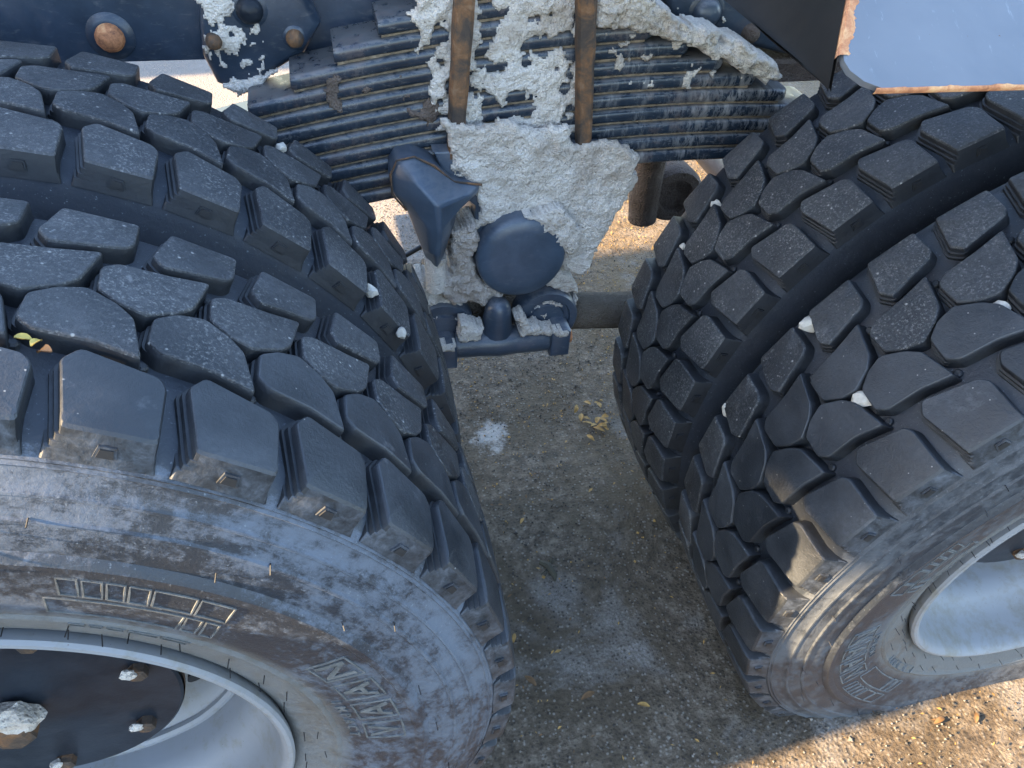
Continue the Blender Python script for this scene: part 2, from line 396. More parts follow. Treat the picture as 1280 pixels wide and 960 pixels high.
def tyre_mesh(m, sh=0.0, plain=False):
    src = [q for q in PROF if not (plain and (.4585 < q[1] < .4645 or .4795 <= q[1] < .4845 or .4999 < q[1] < .507))]
    prof = [(y + sh * inset(r), r) for y, r in src] + [(2 * TC - y, r) for y, r in PROF[-2::-1]]
    n = 168; V = []; F = []; k = len(prof)
    for j in range(n):
        a = 2 * pi * j / n
        for y, r in prof:
            z = r * sin(a); x = r * cos(a)
            if z < -.36:                                   # loaded: flattened foot and a slightly fuller belly
                t = min(1, (-.36 - z) / .1); y += (-1 if y < TC else 1) * .004 * sin(pi * min(1, t)) * (1 if r < .5 else .3)
                z = max(z, -(ZC - GZ + .012))
            V.append((x, y, z))
    for j in range(n):
        for i in range(k - 1): F.append((j * k + i, ((j + 1) % n) * k + i, ((j + 1) % n) * k + i + 1, j * k + i + 1))
    # stone ejector knobs in the grooves
    mb = MB(); mb.V = V; mb.F = F
    return mb.mesh('tyre', m, 35)

A_POLY = [(3.9, .050), (2.9, .064), (-2.9, .0505), (-3.6, .042), (-3.65, -.008), (2.7, -.008)]
B_POLY = [(-1.4, .0655), (2.3, .0745), (6.3, .0770), (7.45, .086), (7.45, .116), (5.6, .1290), (3.4, .1345), (1.0, .1215), (-.25, .1085)]
DEG = .0094
def block_mesh(kind, var, mats, lugm):
    rnd = random.Random(kind + str(var))
    src = A_POLY if kind == 'A' else [(u, max(v, .004)) for u, v in A_POLY] if kind == 'D' else B_POLY
    mirror = kind in 'CD'; u0 = 4.5 if mirror else 0.0
    jit = .0009
    pts = [Vector((u * DEG + rnd.uniform(-jit, jit), v + rnd.uniform(-jit, jit))) for u, v in src]
    area = sum(a.x * b.y - b.x * a.y for a, b in zip(pts, pts[1:] + pts[:1]))
    if area < 0: pts.reverse()
    n = len(pts)
    shoulder = kind in 'AD'
    # edge classes: stepped on the trailing (high u) side, sloped on the shoulder side
    un = max(q.x for q in pts)
    ed = []
    for i in range(n):
        a, b = pts[i], pts[(i + 1) % n]; e = (b - a).normalized(); nrm = Vector((e.y, -e.x))
        if shoulder and nrm.y < -.8: ed.append('out')
        elif nrm.x > .75: ed.append('step')
        elif shoulder and nrm.x < -.75: ed.append('side')
        else: ed.append('x')
    def loop(offs):                                        # offset polygon by moving each edge
        out = []
        for i in range(n):
            a, b, c = pts[i - 1], pts[i], pts[(i + 1) % n]
            e1 = (b - a).normalized(); e2 = (c - b).normalized()
            n1 = Vector((e1.y, -e1.x)); n2 = Vector((e2.y, -e2.x))
            o1, o2 = offs[ed[i - 1]], offs[ed[i]]
            p1 = b + n1 * o1; p2 = b + n2 * o2
            cr = e1.x * e2.y - e1.y * e2.x
            if abs(cr) < .12: q = (p1 + p2) / 2
            else:
                t = ((p2.x - p1.x) * e2.y - (p2.y - p1.y) * e2.x) / cr; q = p1 + e1 * t
            if (q - b).length > .022: q = b + (q - b).normalized() * .022
            out.append(q)
        # rounded corners
        res = []; cut = .0036
        for i in range(n):
            a, b, c = out[i - 1], out[i], out[(i + 1) % n]
            d1 = (a - b); d2 = (c - b); k1 = min(cut, d1.length * .35); k2 = min(cut, d2.length * .35)
            P1 = b + d1.normalized() * k1; P2 = b + d2.normalized() * k2
            res += [P1, (P1 + P2) / 2 * .45 + b * .55 if False else (P1 + P2 + b * 2) / 4, P2]
        return res
    #        drop from the crown, offsets per edge class
    LV = [(.0002, dict(x=-.0017, step=-.0017, side=-.0019, out=-.0065)),
          (.0010, dict(x=-.0007, step=-.0007, side=-.0008, out=-.0022)),
          (.0028, dict(x=.0000, step=.0000, side=.0000, out=.0000)),
          (.0085, dict(x=.0006, step=.0004, side=.0008, out=.0014)),
          (.0088, dict(x=.0006, step=.0026, side=.0008, out=.0015)),
          (.0135, dict(x=.0012, step=.0030, side=.0014, out=.0024)),
          (.0138, dict(x=.0012, step=.0052, side=.0014, out=.0025)),
          (.0185, dict(x=.0020, step=.0056, side=.0024, out=.0034)),
          (.0188, dict(x=.0020, step=.0078, side=.0024, out=.0035)),
          (.0260, dict(x=.0036, step=.0090, side=.0050, out=.0050))]
    tilt = (rnd.uniform(-.0005, .0005), rnd.uniform(-.0005, .0005))
    V = []; F = []; rings = []
    def place(q, r):
        v = q.y if not mirror else 2 * TC - q.y
        th = radians(u0) + q.x / .5385
        return (r * cos(th) - .53, v, r * sin(th))
    for drop, offs in LV:
        lp = loop(offs); ids = []
        for q in lp:
            crown = .5415 - .22 * (q.y - TC) ** 2 - (.10 * max(0, .012 - q.y) if shoulder else 0)
            r = crown - drop
            if drop > .02 and shoulder and q.y < (-.008 if kind == 'A' else .003): r = .5085; q = Vector((q.x, -.0135 if kind == 'A' else -.006))
            ids.append(len(V)); V.append(place(q, r))
        rings.append(ids)
    m = len(rings[0])
    for a, b in zip(rings, rings[1:]):
        for i in range(m): F.append((a[i], a[(i + 1) % m], b[(i + 1) % m], b[i]))
    cen = sum(pts, Vector((0, 0))) / n; V.append(place(cen, .5418 - .22 * (cen.y - TC) ** 2)); ci = len(V) - 1
    for i in range(m): F.append((rings[0][i], rings[0][(i + 1) % m], ci))
    FI = []
    for fi, f in enumerate(F):
        vv = [V[i][1] if not mirror else 2 * TC - V[i][1] for i in f]
        FI.append(1 if shoulder and max(vv) < (-.0072 if kind == 'A' else .0045) else 3 if 2 <= fi // m < 9 else 0)
    mb = MB(); mb.V = V; mb.F = F
    if kind == 'A':                                        # moulded wear mark below the lug: a small frame
        for du, dv, w, h in ((0, 0, .015, .0100), (0, 0, .0110, .0066)):
            th = radians(u0) - .004 / .5385; rr = .5200; vv = -.0118 - (.0012 if w < .015 else 0)
            vv = vv if not mirror else 2 * TC - vv; sg = -1 if not mirror else 1
            c = Vector((rr * cos(th) - .53, vv, rr * sin(th))); er = Vector((cos(th), .18 * -sg, sin(th))).normalized(); et = Vector((-sin(th), 0, cos(th))); en = er.cross(et).normalized()
            Vq = [c + et * (sx * w / 2 * (1.0 if sy < 0 else .75)) + er * (sy * h / 2) + en * (sn * .0010) for sn in (-1, 1) for sx, sy in ((-1, -1), (1, -1), (1, 1), (-1, 1))]
            mb.add(Vq, [(0, 1, 2, 3), (4, 7, 6, 5), (0, 4, 5, 1), (1, 5, 6, 2), (2, 6, 7, 3), (3, 7, 4, 0)])
            FI += [2 if w < .015 else 1] * 6
    elif not shoulder:                                     # round stone ejector knob beside the block
        q = place(Vector((-.0155, .0735)), .5235); mb.tube([(q[0] - .006, q[1], q[2]), (q[0] + .003, q[1], q[2]), (q[0] + .0045, q[1], q[2])], [.0048, .0046, .003], 8)
    me = mb.mesh('tread_block', mats, 24)
    me.materials.append(lugm); me.materials.append(MT['hair']); me.materials.append(MT['groove'])
    FI += [3] * (len(me.polygons) - len(FI)); me.polygons.foreach_set('material_index', FI)
    return me

carc_out = tyre_mesh(MT['side']); carc_out2 = tyre_mesh(MT['side_r'], .006); carc_in = tyre_mesh(MT['side2'], 0.0, True)
BL = {(k, s): [block_mesh(k, v, MT[s.split('-')[0]], MT['lug' if k == 'A' and '-' not in s else 'lug2']) for v in range(4)] for k in 'ABCD' for s in ('tread', 'tread2', 'tread-in')}
NP = 40
def make_tyre(cx, y0, phase, carcass, style, label):
    t = link('tyre', carcass, truck, (cx, y0, ZC)); tag(t, label)
    rnd = random.Random(label)
    for k in 'ABCD':
        for i in range(NP):
            th = radians(phase + 9.0 * i)
            u_mid = radians({'A': 0, 'B': 3, 'C': 7.5, 'D': 4.5}[k])
            R = .53
            low = -(.545 * sin(th + u_mid)) - (ZC - GZ - .002)
            if low > .055: continue                    # pressed flat into the soil under the foot
            lift = max(0, low - .012)
            st = style(k, degrees(th) % 360)
            link('tread_block', rnd.choice(BL[(k, st)]), t, (R * cos(th), 0, R * sin(th) + lift), (0, -th, 0))
    return t
def style_lo(k, a): return 'tread2' if k in 'AB' and not (k == 'B' and 48 < a < 66) else 'tread'
def style_ro(k, a): return 'tread2' if (k in 'AB' or (k == 'C' and a > 138)) else 'tread'
tyre_lo = make_tyre(-AX, 0, 1.0, carc_out, style_lo, 'outer tyre with lime-dusted sidewall round the dark hub plate')
tyre_li = make_tyre(-AX, DUAL, 5.4, carc_in, lambda k, a: 'tread-in', 'inner tyre tucked behind the tyre with the dark hub plate')
tyre_ro = make_tyre(AX, 0, 5.0, carc_out2, style_ro, 'outer tyre with white pebbles in its tread below the pale mudguard')
tyre_ro.location.y = .020; tyre_ro.rotation_euler.x = radians(4.2)      # the wheel leans in at its foot
tyre_ri = make_tyre(AX, DUAL, 8.2, carc_in, lambda k, a: 'tread-in', 'inner tyre with grit-scuffed blocks below the pale mudguard')

tyre_ri.rotation_euler.x = radians(1.5)
# moulded sidewall marks: frames, panels and letters raised from the rubber
SH = 0.0
def polar(r, th, h):
    return (r * cos(th), y_of_r(r, SH) - h, r * sin(th))
def ridge(mb, path, w=.0019, h=.0010):
    # path of (r, theta_deg) points; a raised square bead following the sidewall
    pts = []
    for (r0, t0), (r1, t1) in zip(path, path[1:]):
        k = max(1, int(max(abs(t1 - t0) / 1.5, abs(r1 - r0) / .01)))
        pts += [(r0 + (r1 - r0) * i / k, t0 + (t1 - t0) * i / k) for i in range(k)]
    pts.append(path[-1])
    V = []; F = []
    for i, (r, t) in enumerate(pts):
        a = pts[max(i - 1, 0)]; b = pts[min(i + 1, len(pts) - 1)]
        dr = b[0] - a[0]; dt = radians(b[1] - a[1]) * r; L = hypot(dr, dt) or 1
        nr, nt = dt / L, -dr / L
        for s, hh in ((-.9, -.0008), (-.5, h), (.5, h), (.9, -.0008)):
            V.append(polar(r + nr * w * s, radians(t) + nt * w * s / r, hh))
    for i in range(len(pts) - 1):
        for j in range(3): F.append((i * 4 + j, i * 4 + j + 1, i * 4 + 5 + j, i * 4 + 4 + j))
    mb.add(V, F)
def frame(mb, r0, r1, a0, a1, skew=0.0, w=.0015):
    ridge(mb, [(r0, a0), (r1, a0 + skew), (r1, a1 + skew), (r0, a1), (r0, a0)], w)
def glyph(mb, ch, r, th, size, inward=False, h=.0012):
    cu = bpy.data.curves.new('g', 'FONT'); cu.body = ch; cu.size = size; cu.offset = size * .012; cu.align_x = 'CENTER'; cu.resolution_u = 2
    ob = bpy.data.objects.new('g', cu); col.objects.link(ob)
    me = bpy.data.meshes.new_from_object(ob.evaluated_get(bpy.context.evaluated_depsgraph_get()))
    V = []
    for v in me.vertices:
        if inward: V.append(polar(r - v.co.y, radians(th) + v.co.x / r, h))
        else: V.append(polar(r + v.co.y, radians(th) - v.co.x / r, h))
    F = [tuple(q.vertices) for q in me.polygons]
    # side walls so that the letters stand proud
    cnt = {}
    for f in F:
        for a, b in zip(f, f[1:] + f[:1]): cnt[(min(a, b), max(a, b))] = cnt.get((min(a, b), max(a, b)), 0) + 1
    n = len(V); V2 = [(x, y + h + .0006, z) for x, y, z in V]
    F += [(a, b, b + n, a + n) for (a, b), c in cnt.items() if c == 1]
    mb.add(V + V2, F)
    bpy.data.objects.remove(ob); bpy.data.curves.remove(cu); bpy.data.meshes.remove(me)
def decal(mb, a0, a1):
    d = 1 if a1 > a0 else -1; S = abs(a1 - a0)
    A = lambda f: a0 + d * S * f
    x = 0.0
    for w in (.09, .09, .085, .10, .22, .19): 
        frame(mb, .386, .409, A(x), A(x + w), -d * .8); x += w + .022
    frame(mb, .352, .379, A(-.03), A(.70), -d * .8)
    frame(mb, .352, .379, A(.735), A(.83), -d * 1.2); frame(mb, .352, .379, A(.865), A(.95), -d * 1.4)
    x = .12
    for w in (.09, .08, .11, .20, .19): frame(mb, .322, .333, A(x), A(x + w), -d * .4, .0010); x += w + .03
for t, dec, let in ((tyre_lo, [(64, 43), (-60, -81), (184, 163)], [25.5, -95, 145]), (tyre_ro, [(155, 172.5), (214, 236), (96, 118), (-24, -4)], [187, 292, 66])):
    SH = .006 if t is tyre_ro else 0.0
    for a0, a1 in dec:
        mb = MB(); decal(mb, a0, a1); tag(mb.obj('sidewall_mark', MT['mark'], t), kind='stuff')
    for L0 in let:
        for i, ch in enumerate('NAAV'):
            c = L0 - i * 7.2 if t is tyre_lo else L0 + i * 7.0
            mb = MB(); frame(mb, .366, .406, c - 2.7, c + 2.7, 0, .0017); glyph(mb, ch, .4005, c, .043, inward=True)
            mb.obj('sidewall_letter', MT['mark'], t)
        base = L0 + 3 if t is tyre_ro else L0 - 24
        for i, ch in enumerate('IMPACT'):
            mb = MB(); glyph(mb, ch, .349, base + 13.5 - i * 2.5, .015); mb.obj('sidewall_letter', MT['mark'], t)
    hb = MB(); rnd = random.Random(3)
    for ring, nn in ((.300, 46), (.318, 40), (.440, 20), (.465, 22)):
        for i in range(nn):
            if rnd.random() < .12: continue
            a = 2 * pi * (i + rnd.uniform(-.32, .32)) / nn; r = ring + rnd.uniform(-.003, .003); L = rnd.uniform(.006, .011)
            q = Vector((r * cos(a), y_of_r(r, SH), r * sin(a)))
            hb.tube([q, q + Vector((rnd.uniform(-.002, .002), -L, rnd.uniform(-.003, .001)))], .00055, 4, False)
    tag(hb.obj('vent_spew', MT['hair'], t), kind='stuff')

# ------------------------------------------------------------------ wheels
def wheel(cx, y0, outer, label):
    lean = radians(4.2) if cx > 0 and outer else 0.0
    if cx > 0 and outer: y0 = y0 + .026
    # steel rim seen into its dish
    rp = [(.016, .2785), (.004, .2830), (-.003, .2865), (-.009, .2875), (-.0125, .2850), (-.0130, .2810), (-.010, .2765), (-.003, .2735), (.006, .2715), (.020, .2695),
          (.040, .2660), (.058, .2610), (.070, .2520), (.082, .2440), (.100, .2410), (.120, .2400), (.131, .2385), (.134, .2340), (.136, .2270), (.150, .2150), (.166, .2000), (.172, .1850), (.168, .1700), (.150, .1620), (.150, .06)]
    mb = MB(); mb.lathe_y(rp, 120)
    r = mb.obj('rim', MT['rim'], truck, 38, (cx, y0, ZC)); tag(r, label); r.rotation_euler.x = lean
    if not outer: return r
    # weld bead / painted ledge at the disc
    mb = MB()
    mb.lathe_y([(.128, .2400), (.124, .2375), (.124, .2330), (.128, .2290), (.134, .2290)], 110, jitter=.006); mb.obj('disc_ledge', MT['rim'], r)
    # hand holes: black discs stand for the shade inside, no opening cut
    for i in range(8):
        a = radians(15 + 45 * i); c = Vector((.199 * cos(a), .1645, .199 * sin(a)))
        m2 = MB(); nn = 20; rr = Vector((cos(a), -.62, sin(a))).normalized(); tt = Vector((-sin(a), 0, cos(a))); nr = rr.cross(tt)
        s2 = Vector((cos(a) * .60, .42, sin(a) * .60)).normalized(); 
        V = [c + s2 * (.030 * cos(2 * pi * j / nn)) + tt * (.030 * sin(2 * pi * j / nn)) + Vector((0, -.012, 0)) for j in range(nn)]
        V += [v + Vector((0, .03, 0)) for v in V]
        m2.add(V, [tuple(range(nn))] + [(j, (j + 1) % nn, (j + 1) % nn + nn, j + nn) for j in range(nn)])
        m2.obj('hand_hole', MT['hair'], r)
    # hub plate
    mb = MB(); mb.lathe_y([(.150, .150), (.118, .158), (.098, .163), (.0875, .1645), (.085, .1615), (.0855, .130), (.082, .118), (.0835, .070), (.079, .060), (.079, .0)], 90)
    h = mb.obj('hub_plate', MT['hub'], r)
    mb = MB(); mb.lathe_y([(.091, .1652), (.100, .1655), (.116, .1610), (.118, .1585)], 90, jitter=.01); mb.obj('plate_edge', MT['rust'], r)
    mb = MB(); mb.tube([(0, .08, 0), (0, .05, 0), (0, .046, 0)], [.022, .022, .017], 6); mb.obj('hub_bolt', MT['rust'], r, 30)
    me = lump(.024, 3, (1.25, .8, 1.0), .5, 3); me.materials.append(MT['crust']); link('concrete_lump', me, r, (.004, .062, .022))
    for i, a in enumerate((16, -36, -88, -140, 68, 120, 172)):
        q = Vector((.135 * cos(radians(a)), .078, .135 * sin(radians(a))))
        mb = MB(); mb.tube([q + Vector((0, .010, 0)), q + Vector((0, -.003, 0)), q + Vector((0, -.005, 0))], [.011, .011, .008], 6); mb.obj('wheel_nut', MT['rust'], r, 30)
        if i < 3:
            me = lump(.0075, 20 + i, (1.2, .8, .9), .5); me.materials.append(MT['crust']); link('concrete_lump', me, r, q + Vector((-.008, -.004, .008)))
    return r
rim_l = wheel(-AX, 0, True, 'pale grey steel rim with dark hub plate and concrete lumps'); rim_r = wheel(AX, 0, True, 'pale blue-grey steel rim below the mudguard')
for s in (-1, 1):
    wheel(s * AX, DUAL, False, 'pale steel rim of an inner twin wheel')
    mb = MB(); mb.lathe_y([(.30, .0), (.30, .19), (.33, .205), (.52, .205), (.54, .15), (.56, .07), (1.6, .07), (1.6, 0)], 48, (s * AX, .1, ZC)); mb.obj('axle', MT['navy'], truck)

# ------------------------------------------------------------------ leaf spring
spring = link('leaf_spring', None, truck); tag(spring, 'stepped stack of navy spring leaves streaked with rust and concrete')
def zc_leaf(x): return -.162 * ((x - .01) ** 2 - .0121) + .079 * (x - .12)
ZB = .777; TH = .0245; YF, YB = .690, .782
for i in range(12):
    # i = 0 is the lowest leaf; leaf 7 ends at x = -0.403 / 0.245
    k = 7 - i
    xl = -.403 - .062 * k if k <= 4 else -.66 - .02 * (k - 4); xr = .245 + .062 * k if k <= 4 else .50 + .03 * (k - 4)
    zc = ZB + TH * (i + .5); th = .0208
    sec = []                                               # rounded edge section in (y, z)
    for j in range(9):
        a = pi / 2 + pi * j / 8; sec.append((YF + .0080 - .0080 * abs(cos(a)) ** .85, th / 2 * math.copysign(abs(sin(a)) ** .75, sin(a))))
    for j in range(5):
        a = -pi / 2 + pi * j / 4; sec.append((YB - .006 + .006 * cos(a), th / 2 * sin(a)))
    xs = [xl + (xr - xl) * j / 40 for j in range(41)]
    xs = [xl, xl + .002, xl + .006] + xs[1:-1] + [xr - .010, xr - .004, xr]
    xs.sort()
    V = []; F = []; n = len(sec)
    for x in xs:
        zo = zc + zc_leaf(x); f = 1.0; yf = 0.0
        if xr - x < .012: f = .82 + .18 * min(1, (xr - x) / .012); yf = .010 * (1 - min(1, (xr - x) / .012)) ** 2
        if x - xl < .006: f = .90 + .10 * (x - xl) / .006; yf = .002 * (1 - (x - xl) / .006)
        w = .0006 * noise.noise((x * 14, i * 3.1, 0))
        for (y, z) in sec: V.append((x, y + (yf if y < YF + .02 else 0) + w, zo + z * f))
    for a in range(len(xs) - 1):
        for j in range(n): F.append((a * n + j, a * n + (j + 1) % n, (a + 1) * n + (j + 1) % n, (a + 1) * n + j))
    F.append(tuple(range(n))); F.append(tuple((len(xs) - 1) * n + j for j in range(n)))
    mb = MB(); mb.V = V; mb.F = F; mb.obj('leaf', MT['leafp'], spring, 45)
# rust-coloured dust packed in the joints between the leaves
for i in range(11):
    k = 6 - i; xl = max(-.403 - .062 * k, -.6) + .004; xr = min(.245 + .062 * k, .5) - .012
    zj = ZB + TH * (i + 1); V = []; F = []; xs = [xl + (xr - xl) * j / 150 for j in range(151)]
    for x in xs:
        h = max(0, .0007 + .003 * noise.noise((x * 7, i * 3.3, 7)) + .0034 * noise.noise((x * 28, i * 5.7, 2)) + .003 * noise.noise((x * 90, i * 2.7, 4)))
        d = YF + .0052 - .5 * h
        z = zj + zc_leaf(x) + .001
        V += [(x, YF + .014, z - .006), (x, d + .0015, z - .0022), (x, d + .0008, z + h * .7), (x, YF + .014, z + .006)]
    for a in range(150):
        for j in range(3): F.append((a * 4 + j, a * 4 + 4 + j, a * 4 + 5 + j, a * 4 + 1 + j))
    mb = MB(); mb.V = V; mb.F = F; mb.obj('joint_dust', MT['dust'], spring, 60)
# u-bolt straps
for (x0, z0, x1, z1, w) in ((-.096, 1.16, -.116, .822, .030), (.055, 1.16, .088, .812, .029)):
    V = []; F = []; nn = 40
    for j in range(nn + 1):
        f = j / nn; x = x0 + (x1 - x0) * f; z = z0 + (z1 - z0) * f
        ww = w * (1 + .10 * noise.noise((f * 9, x0 * 50, 0))) * (1.0 - .25 * f)
        for (a, y) in ((-.5, .684), (-.5, .668), (-.38, .6635), (.30, .6625), (.5, .667), (.5, .684)): V.append((x + a * ww, y + .001 * noise.noise((f * 20, a, 1)), z))
    for j in range(nn):
        for q in range(6): F.append((j * 6 + q, j * 6 + (q + 1) % 6, j * 6 + 6 + (q + 1) % 6, j * 6 + 6 + q))
    F += [tuple(range(6)), tuple(nn * 6 + q for q in range(6))]
    mb = MB(); mb.V = V; mb.F = F; mb.obj('spring_strap', MT['rust'], spring, 35)

# ------------------------------------------------------------------ dried concrete
def inside(poly, x, z):
    c = False; n = len(poly)
    for i in range(n):
        (x0, z0), (x1, z1) = poly[i], poly[i - 1]
        if (z0 > z) != (z1 > z) and x < (x1 - x0) * (z - z0) / (z1 - z0) + x0: c = not c
    return c
def sdist(poly, x, z):
    d = 9
    for i in range(len(poly)):
        (x0, z0), (x1, z1) = poly[i], poly[i - 1]; dx, dz = x1 - x0, z1 - z0; L = dx * dx + dz * dz or 1e-9
        t = max(0, min(1, ((x - x0) * dx + (z - z0) * dz) / L)); d = min(d, hypot(x - x0 - t * dx, z - z0 - t * dz))
    return d if inside(poly, x, z) else -d
def crust(name, poly, yb, thick, parent, m, res=.0032, rag=.010, hole=None, hole_scale=22, seed=0.0, rough=.0042, back=.006):
    x0 = min(q[0] for q in poly) - .012; x1 = max(q[0] for q in poly) + .012; z0 = min(q[1] for q in poly) - .012; z1 = max(q[1] for q in poly) + .012
    nx = int((x1 - x0) / res); nz = int((z1 - z0) / res); H = {}
    for j in range(nz + 1):
        for i in range(nx + 1):
            x = x0 + i * res; z = z0 + j * res
            d = sdist(poly, x, z)
            if d < -.014: continue
            d += rag * (noise.noise((x * 45, z * 45, seed)) + .6 * noise.noise((x * 120, z * 120, seed + 4)))
            if hole is not None:
                hn = noise.noise((x * hole_scale, z * hole_scale, seed + 9)) + .5 * noise.noise((x * hole_scale * 2.7, z * hole_scale * 2.7, seed + 2)) + .25 * noise.noise((x * 150, z * 150, seed))
                d = min(d, (hn - hole) * .020)
            if d <= 0: continue
            e = min(1, d / .011); e = e * (2 - e)
            h = thick * e * (.75 + .5 * noise.noise((x * 14, z * 14, seed + 1))) + rough * e * (noise.noise((x * 60, z * 60, seed)) + .8 * noise.noise((x * 160, z * 160, seed + 3)) + .5 * noise.noise((x * 330, z * 330, seed + 6)))
            jx = res * .35 * noise.noise((i * 1.7, j * 1.3, 5)); jz = res * .35 * noise.noise((i * 1.3, j * 1.9, 8))
            H[(i, j)] = (x + jx, yb - max(h, .0006), z + jz)
    ids = {k: n for n, k in enumerate(H)}; V = list(H.values()); N = len(V); V += [(x, yb + back, z) for x, y, z in V]
    F = []; cnt = {}
    for (i, j) in H:
        q = [(i, j), (i + 1, j), (i + 1, j + 1), (i, j + 1)]
        if all(k in ids for k in q):
            f = [ids[k] for k in q]; F.append(tuple(f))
            for a, b in zip(f, f[1:] + f[:1]):
                if (b, a) in cnt: del cnt[(b, a)]
                else: cnt[(a, b)] = 1
    W = [(a, a + N, b + N, b) for (a, b) in cnt]
    me = mesh(name, V, F + W, m, True)
    o = link(name, me, parent)
    if hole is not None: o['kind'] = 'stuff'
    return o

# saddle casting under the crust
saddle = MB()
SAD = [(-.150, .835), (-.125, .775), (-.085, .74), (-.085, .66), (-.075, .60), (-.02, .575), (.055, .585), (.072, .62), (.105, .608), (.150, .703), (.176, .752), (.172, .801), (.158, .822), (.11, .83)]
saddle.prism_y(SAD[::-1], .664, .80, .006)
sad = saddle.obj('spring_saddle', MT['casting'], truck, 35)
tag(sad, 'spring saddle buried under thick pale dried concrete')
CR = [(-.140, .885), (-.128, .86), (-.125, .81), (-.085, .775), (-.082, .725), (-.098, .69), (-.07, .705), (-.025, .712), (.030, .672), (.066, .630), (.075, .604), (.112, .594), (.152, .703), (.179, .752), (.178, .801), (.161, .829), (.100, .842), (.062, .836), (.052, .868), (.000, .866), (-.04, .882), (-.085, .876)]
tag(crust('dried_concrete', CR, .664, .013, sad, MT['crust'], .0028, .008, seed=1.0))
# splashes between and beside the straps, torn open over the leaves
crust('dried_concrete', [(-.155, 1.13), (-.07, 1.13), (-.085, .86), (-.145, .85), (-.150, .94), (-.175, 1.02)], .692, .010, spring, MT['crust'], .0030, .010, -.40, 20, 3.0)
crust('dried_concrete', [(-.085, 1.13), (.055, 1.13), (.075, .83), (-.10, .83)], .692, .009, spring, MT['crust'], .0030, .012, -.17, 21, 12.0)
crust('dried_concrete', [(.055, 1.06), (.09, 1.03), (.085, .84), (.058, .84)], .6915, .009, spring, MT['crust'], .0030, .008, -.10, 26, 6.0)
crust('dried_concrete', [(.075, 1.10), (.150, 1.05), (.20, 1.022), (.235, 1.00), (.285, .990), (.345, .966), (.392, .937), (.418, .917), (.385, .905), (.345, .925), (.30, .945), (.245, .965), (.18, .985), (.125, .995), (.083, .995)], .6925, .018, spring, MT['crust'], .0030, .009, -.50, 20, 8.0, .008, .05)
crust('dried_concrete', [(.10, 1.0), (.22, .98), (.33, .94), (.36, .90), (.20, .905), (.10, .92)], .6905, .004, spring, MT['crust'], .0026, .008, .26, 34, 17.0, .003)
crust('dried_concrete', [(-.33, .95), (-.24, .95), (-.14, .93), (-.13, .86), (-.22, .87), (-.30, .88)], .6908, .004, spring, MT['pink'], .0026, .008, .30, 30, 27.0, .003)

# trunnion end cap
mb = MB(); mb.lathe_y([(.16, .074), (.03, .076), (.012, .0755), (.004, .0735), (.0, .069), (-.003, .050), (-.004, .0)], 72, (-.011, .630, .657)); cap = mb.obj('trunnion_cap', MT['cappaint'], truck, 40)
tag(cap, 'smooth round navy trunnion end cap half covered by concrete')
crust('dried_concrete', [(-.01, .735), (.012, .712), (.016, .698), (.030, .694), (.040, .680), (.052, .672), (.062, .655), (.080, .655), (.09, .70), (.05, .745)], .634, .006, cap, MT['crust'], .0026, .006, seed=21., back=.03)
crust('dried_concrete', [(-.125, .705), (-.085, .725), (-.075, .69), (-.088, .65), (-.075, .60), (-.03, .585), (-.03, .555), (-.13, .56), (-.15, .60), (-.125, .64)], .655, .012, cap, MT['dirt'], .0028, .010, seed=31., rough=.010, back=.05)

# horn-shaped cast stop beside the saddle
def horn():
    out = [(-.216, .812), (-.206, .834), (-.180, .8385), (-.151, .822), (-.122, .795), (-.079, .787), (-.083, .771), (-.113, .747), (-.121, .718), (-.131, .687), (-.140, .655), (-.166, .655), (-.173, .679), (-.195, .752), (-.215, .780)]
    n = len(out); V = [(x, .700, z) for x, z in out] + [(x, .650, z) for x, z in out]
    rg = dict(a=(-.183, .612, .815), b=(-.155, .590, .786), c=(-.108, .622, .780), d=(-.150, .594, .738), e=(-.152, .607, .690), f=(-.153, .622, .657), g=(-.190, .620, .778), h=(-.168, .604, .742), i=(-.166, .614, .690))
    ix = {}
    for kk, v in rg.items(): ix[kk] = len(V); V.append(v)
    o_ = lambda q: n + q
    F = [(i, (i + 1) % n, n + (i + 1) % n, n + i) for i in range(n)]
    F += [(o_(0), o_(1), ix['a']), (o_(1), o_(2), ix['a']), (o_(2), o_(3), ix['b'], ix['a']), (o_(3), o_(4), ix['c'], ix['b']), (o_(4), o_(5), ix['c']), (o_(5), o_(6), ix['c']), (o_(6), o_(7), ix['d'], ix['b'], ix['c']),
          (o_(7), o_(8), ix['e'], ix['d']), (o_(8), o_(9), ix['e']), (o_(9), o_(10), ix['f'], ix['e']), (o_(10), o_(11), ix['f']), (o_(11), o_(12), ix['i'], ix['e'], ix['f']), (o_(12), o_(13), ix['h'], ix['i']), (o_(13), o_(14), ix['g'], ix['h']),
          (o_(14), o_(0), ix['a'], ix['g']), (ix['a'], ix['b'], ix['g']), (ix['b'], ix['d'], ix['h'], ix['g']), (ix['d'], ix['e'], ix['i'], ix['h'])]
    mb = MB(); mb.V = V; mb.F = F
    o = mb.obj('bump_stop', MT['cappaint'], truck, 50)
    md = o.modifiers.new('b', 'BEVEL'); md.width = .006; md.segments = 3; md.limit_method = 'ANGLE'; md.angle_limit = radians(12)
    mb = MB(); pth = [(x * 1.0, .646, z) for x, z in out[13:] + out[:6]]; mb.tube(pth, [.0018 + .0010 * noise.noise((q[0] * 60, q[2] * 60, 0)) for q in pth], 6); mb.obj('dust_rim', MT['rust'], o)
    return o
tag(horn(), 'navy horn-shaped cast stop beside the concrete-covered saddle')
mb = MB(); mb.tube([(-.152, .650, .665), (-.152, .650, .628), (-.152, .650, .60)], [.019, .017, .016], 12); mb.obj('stop_shank', MT['crust'], truck)

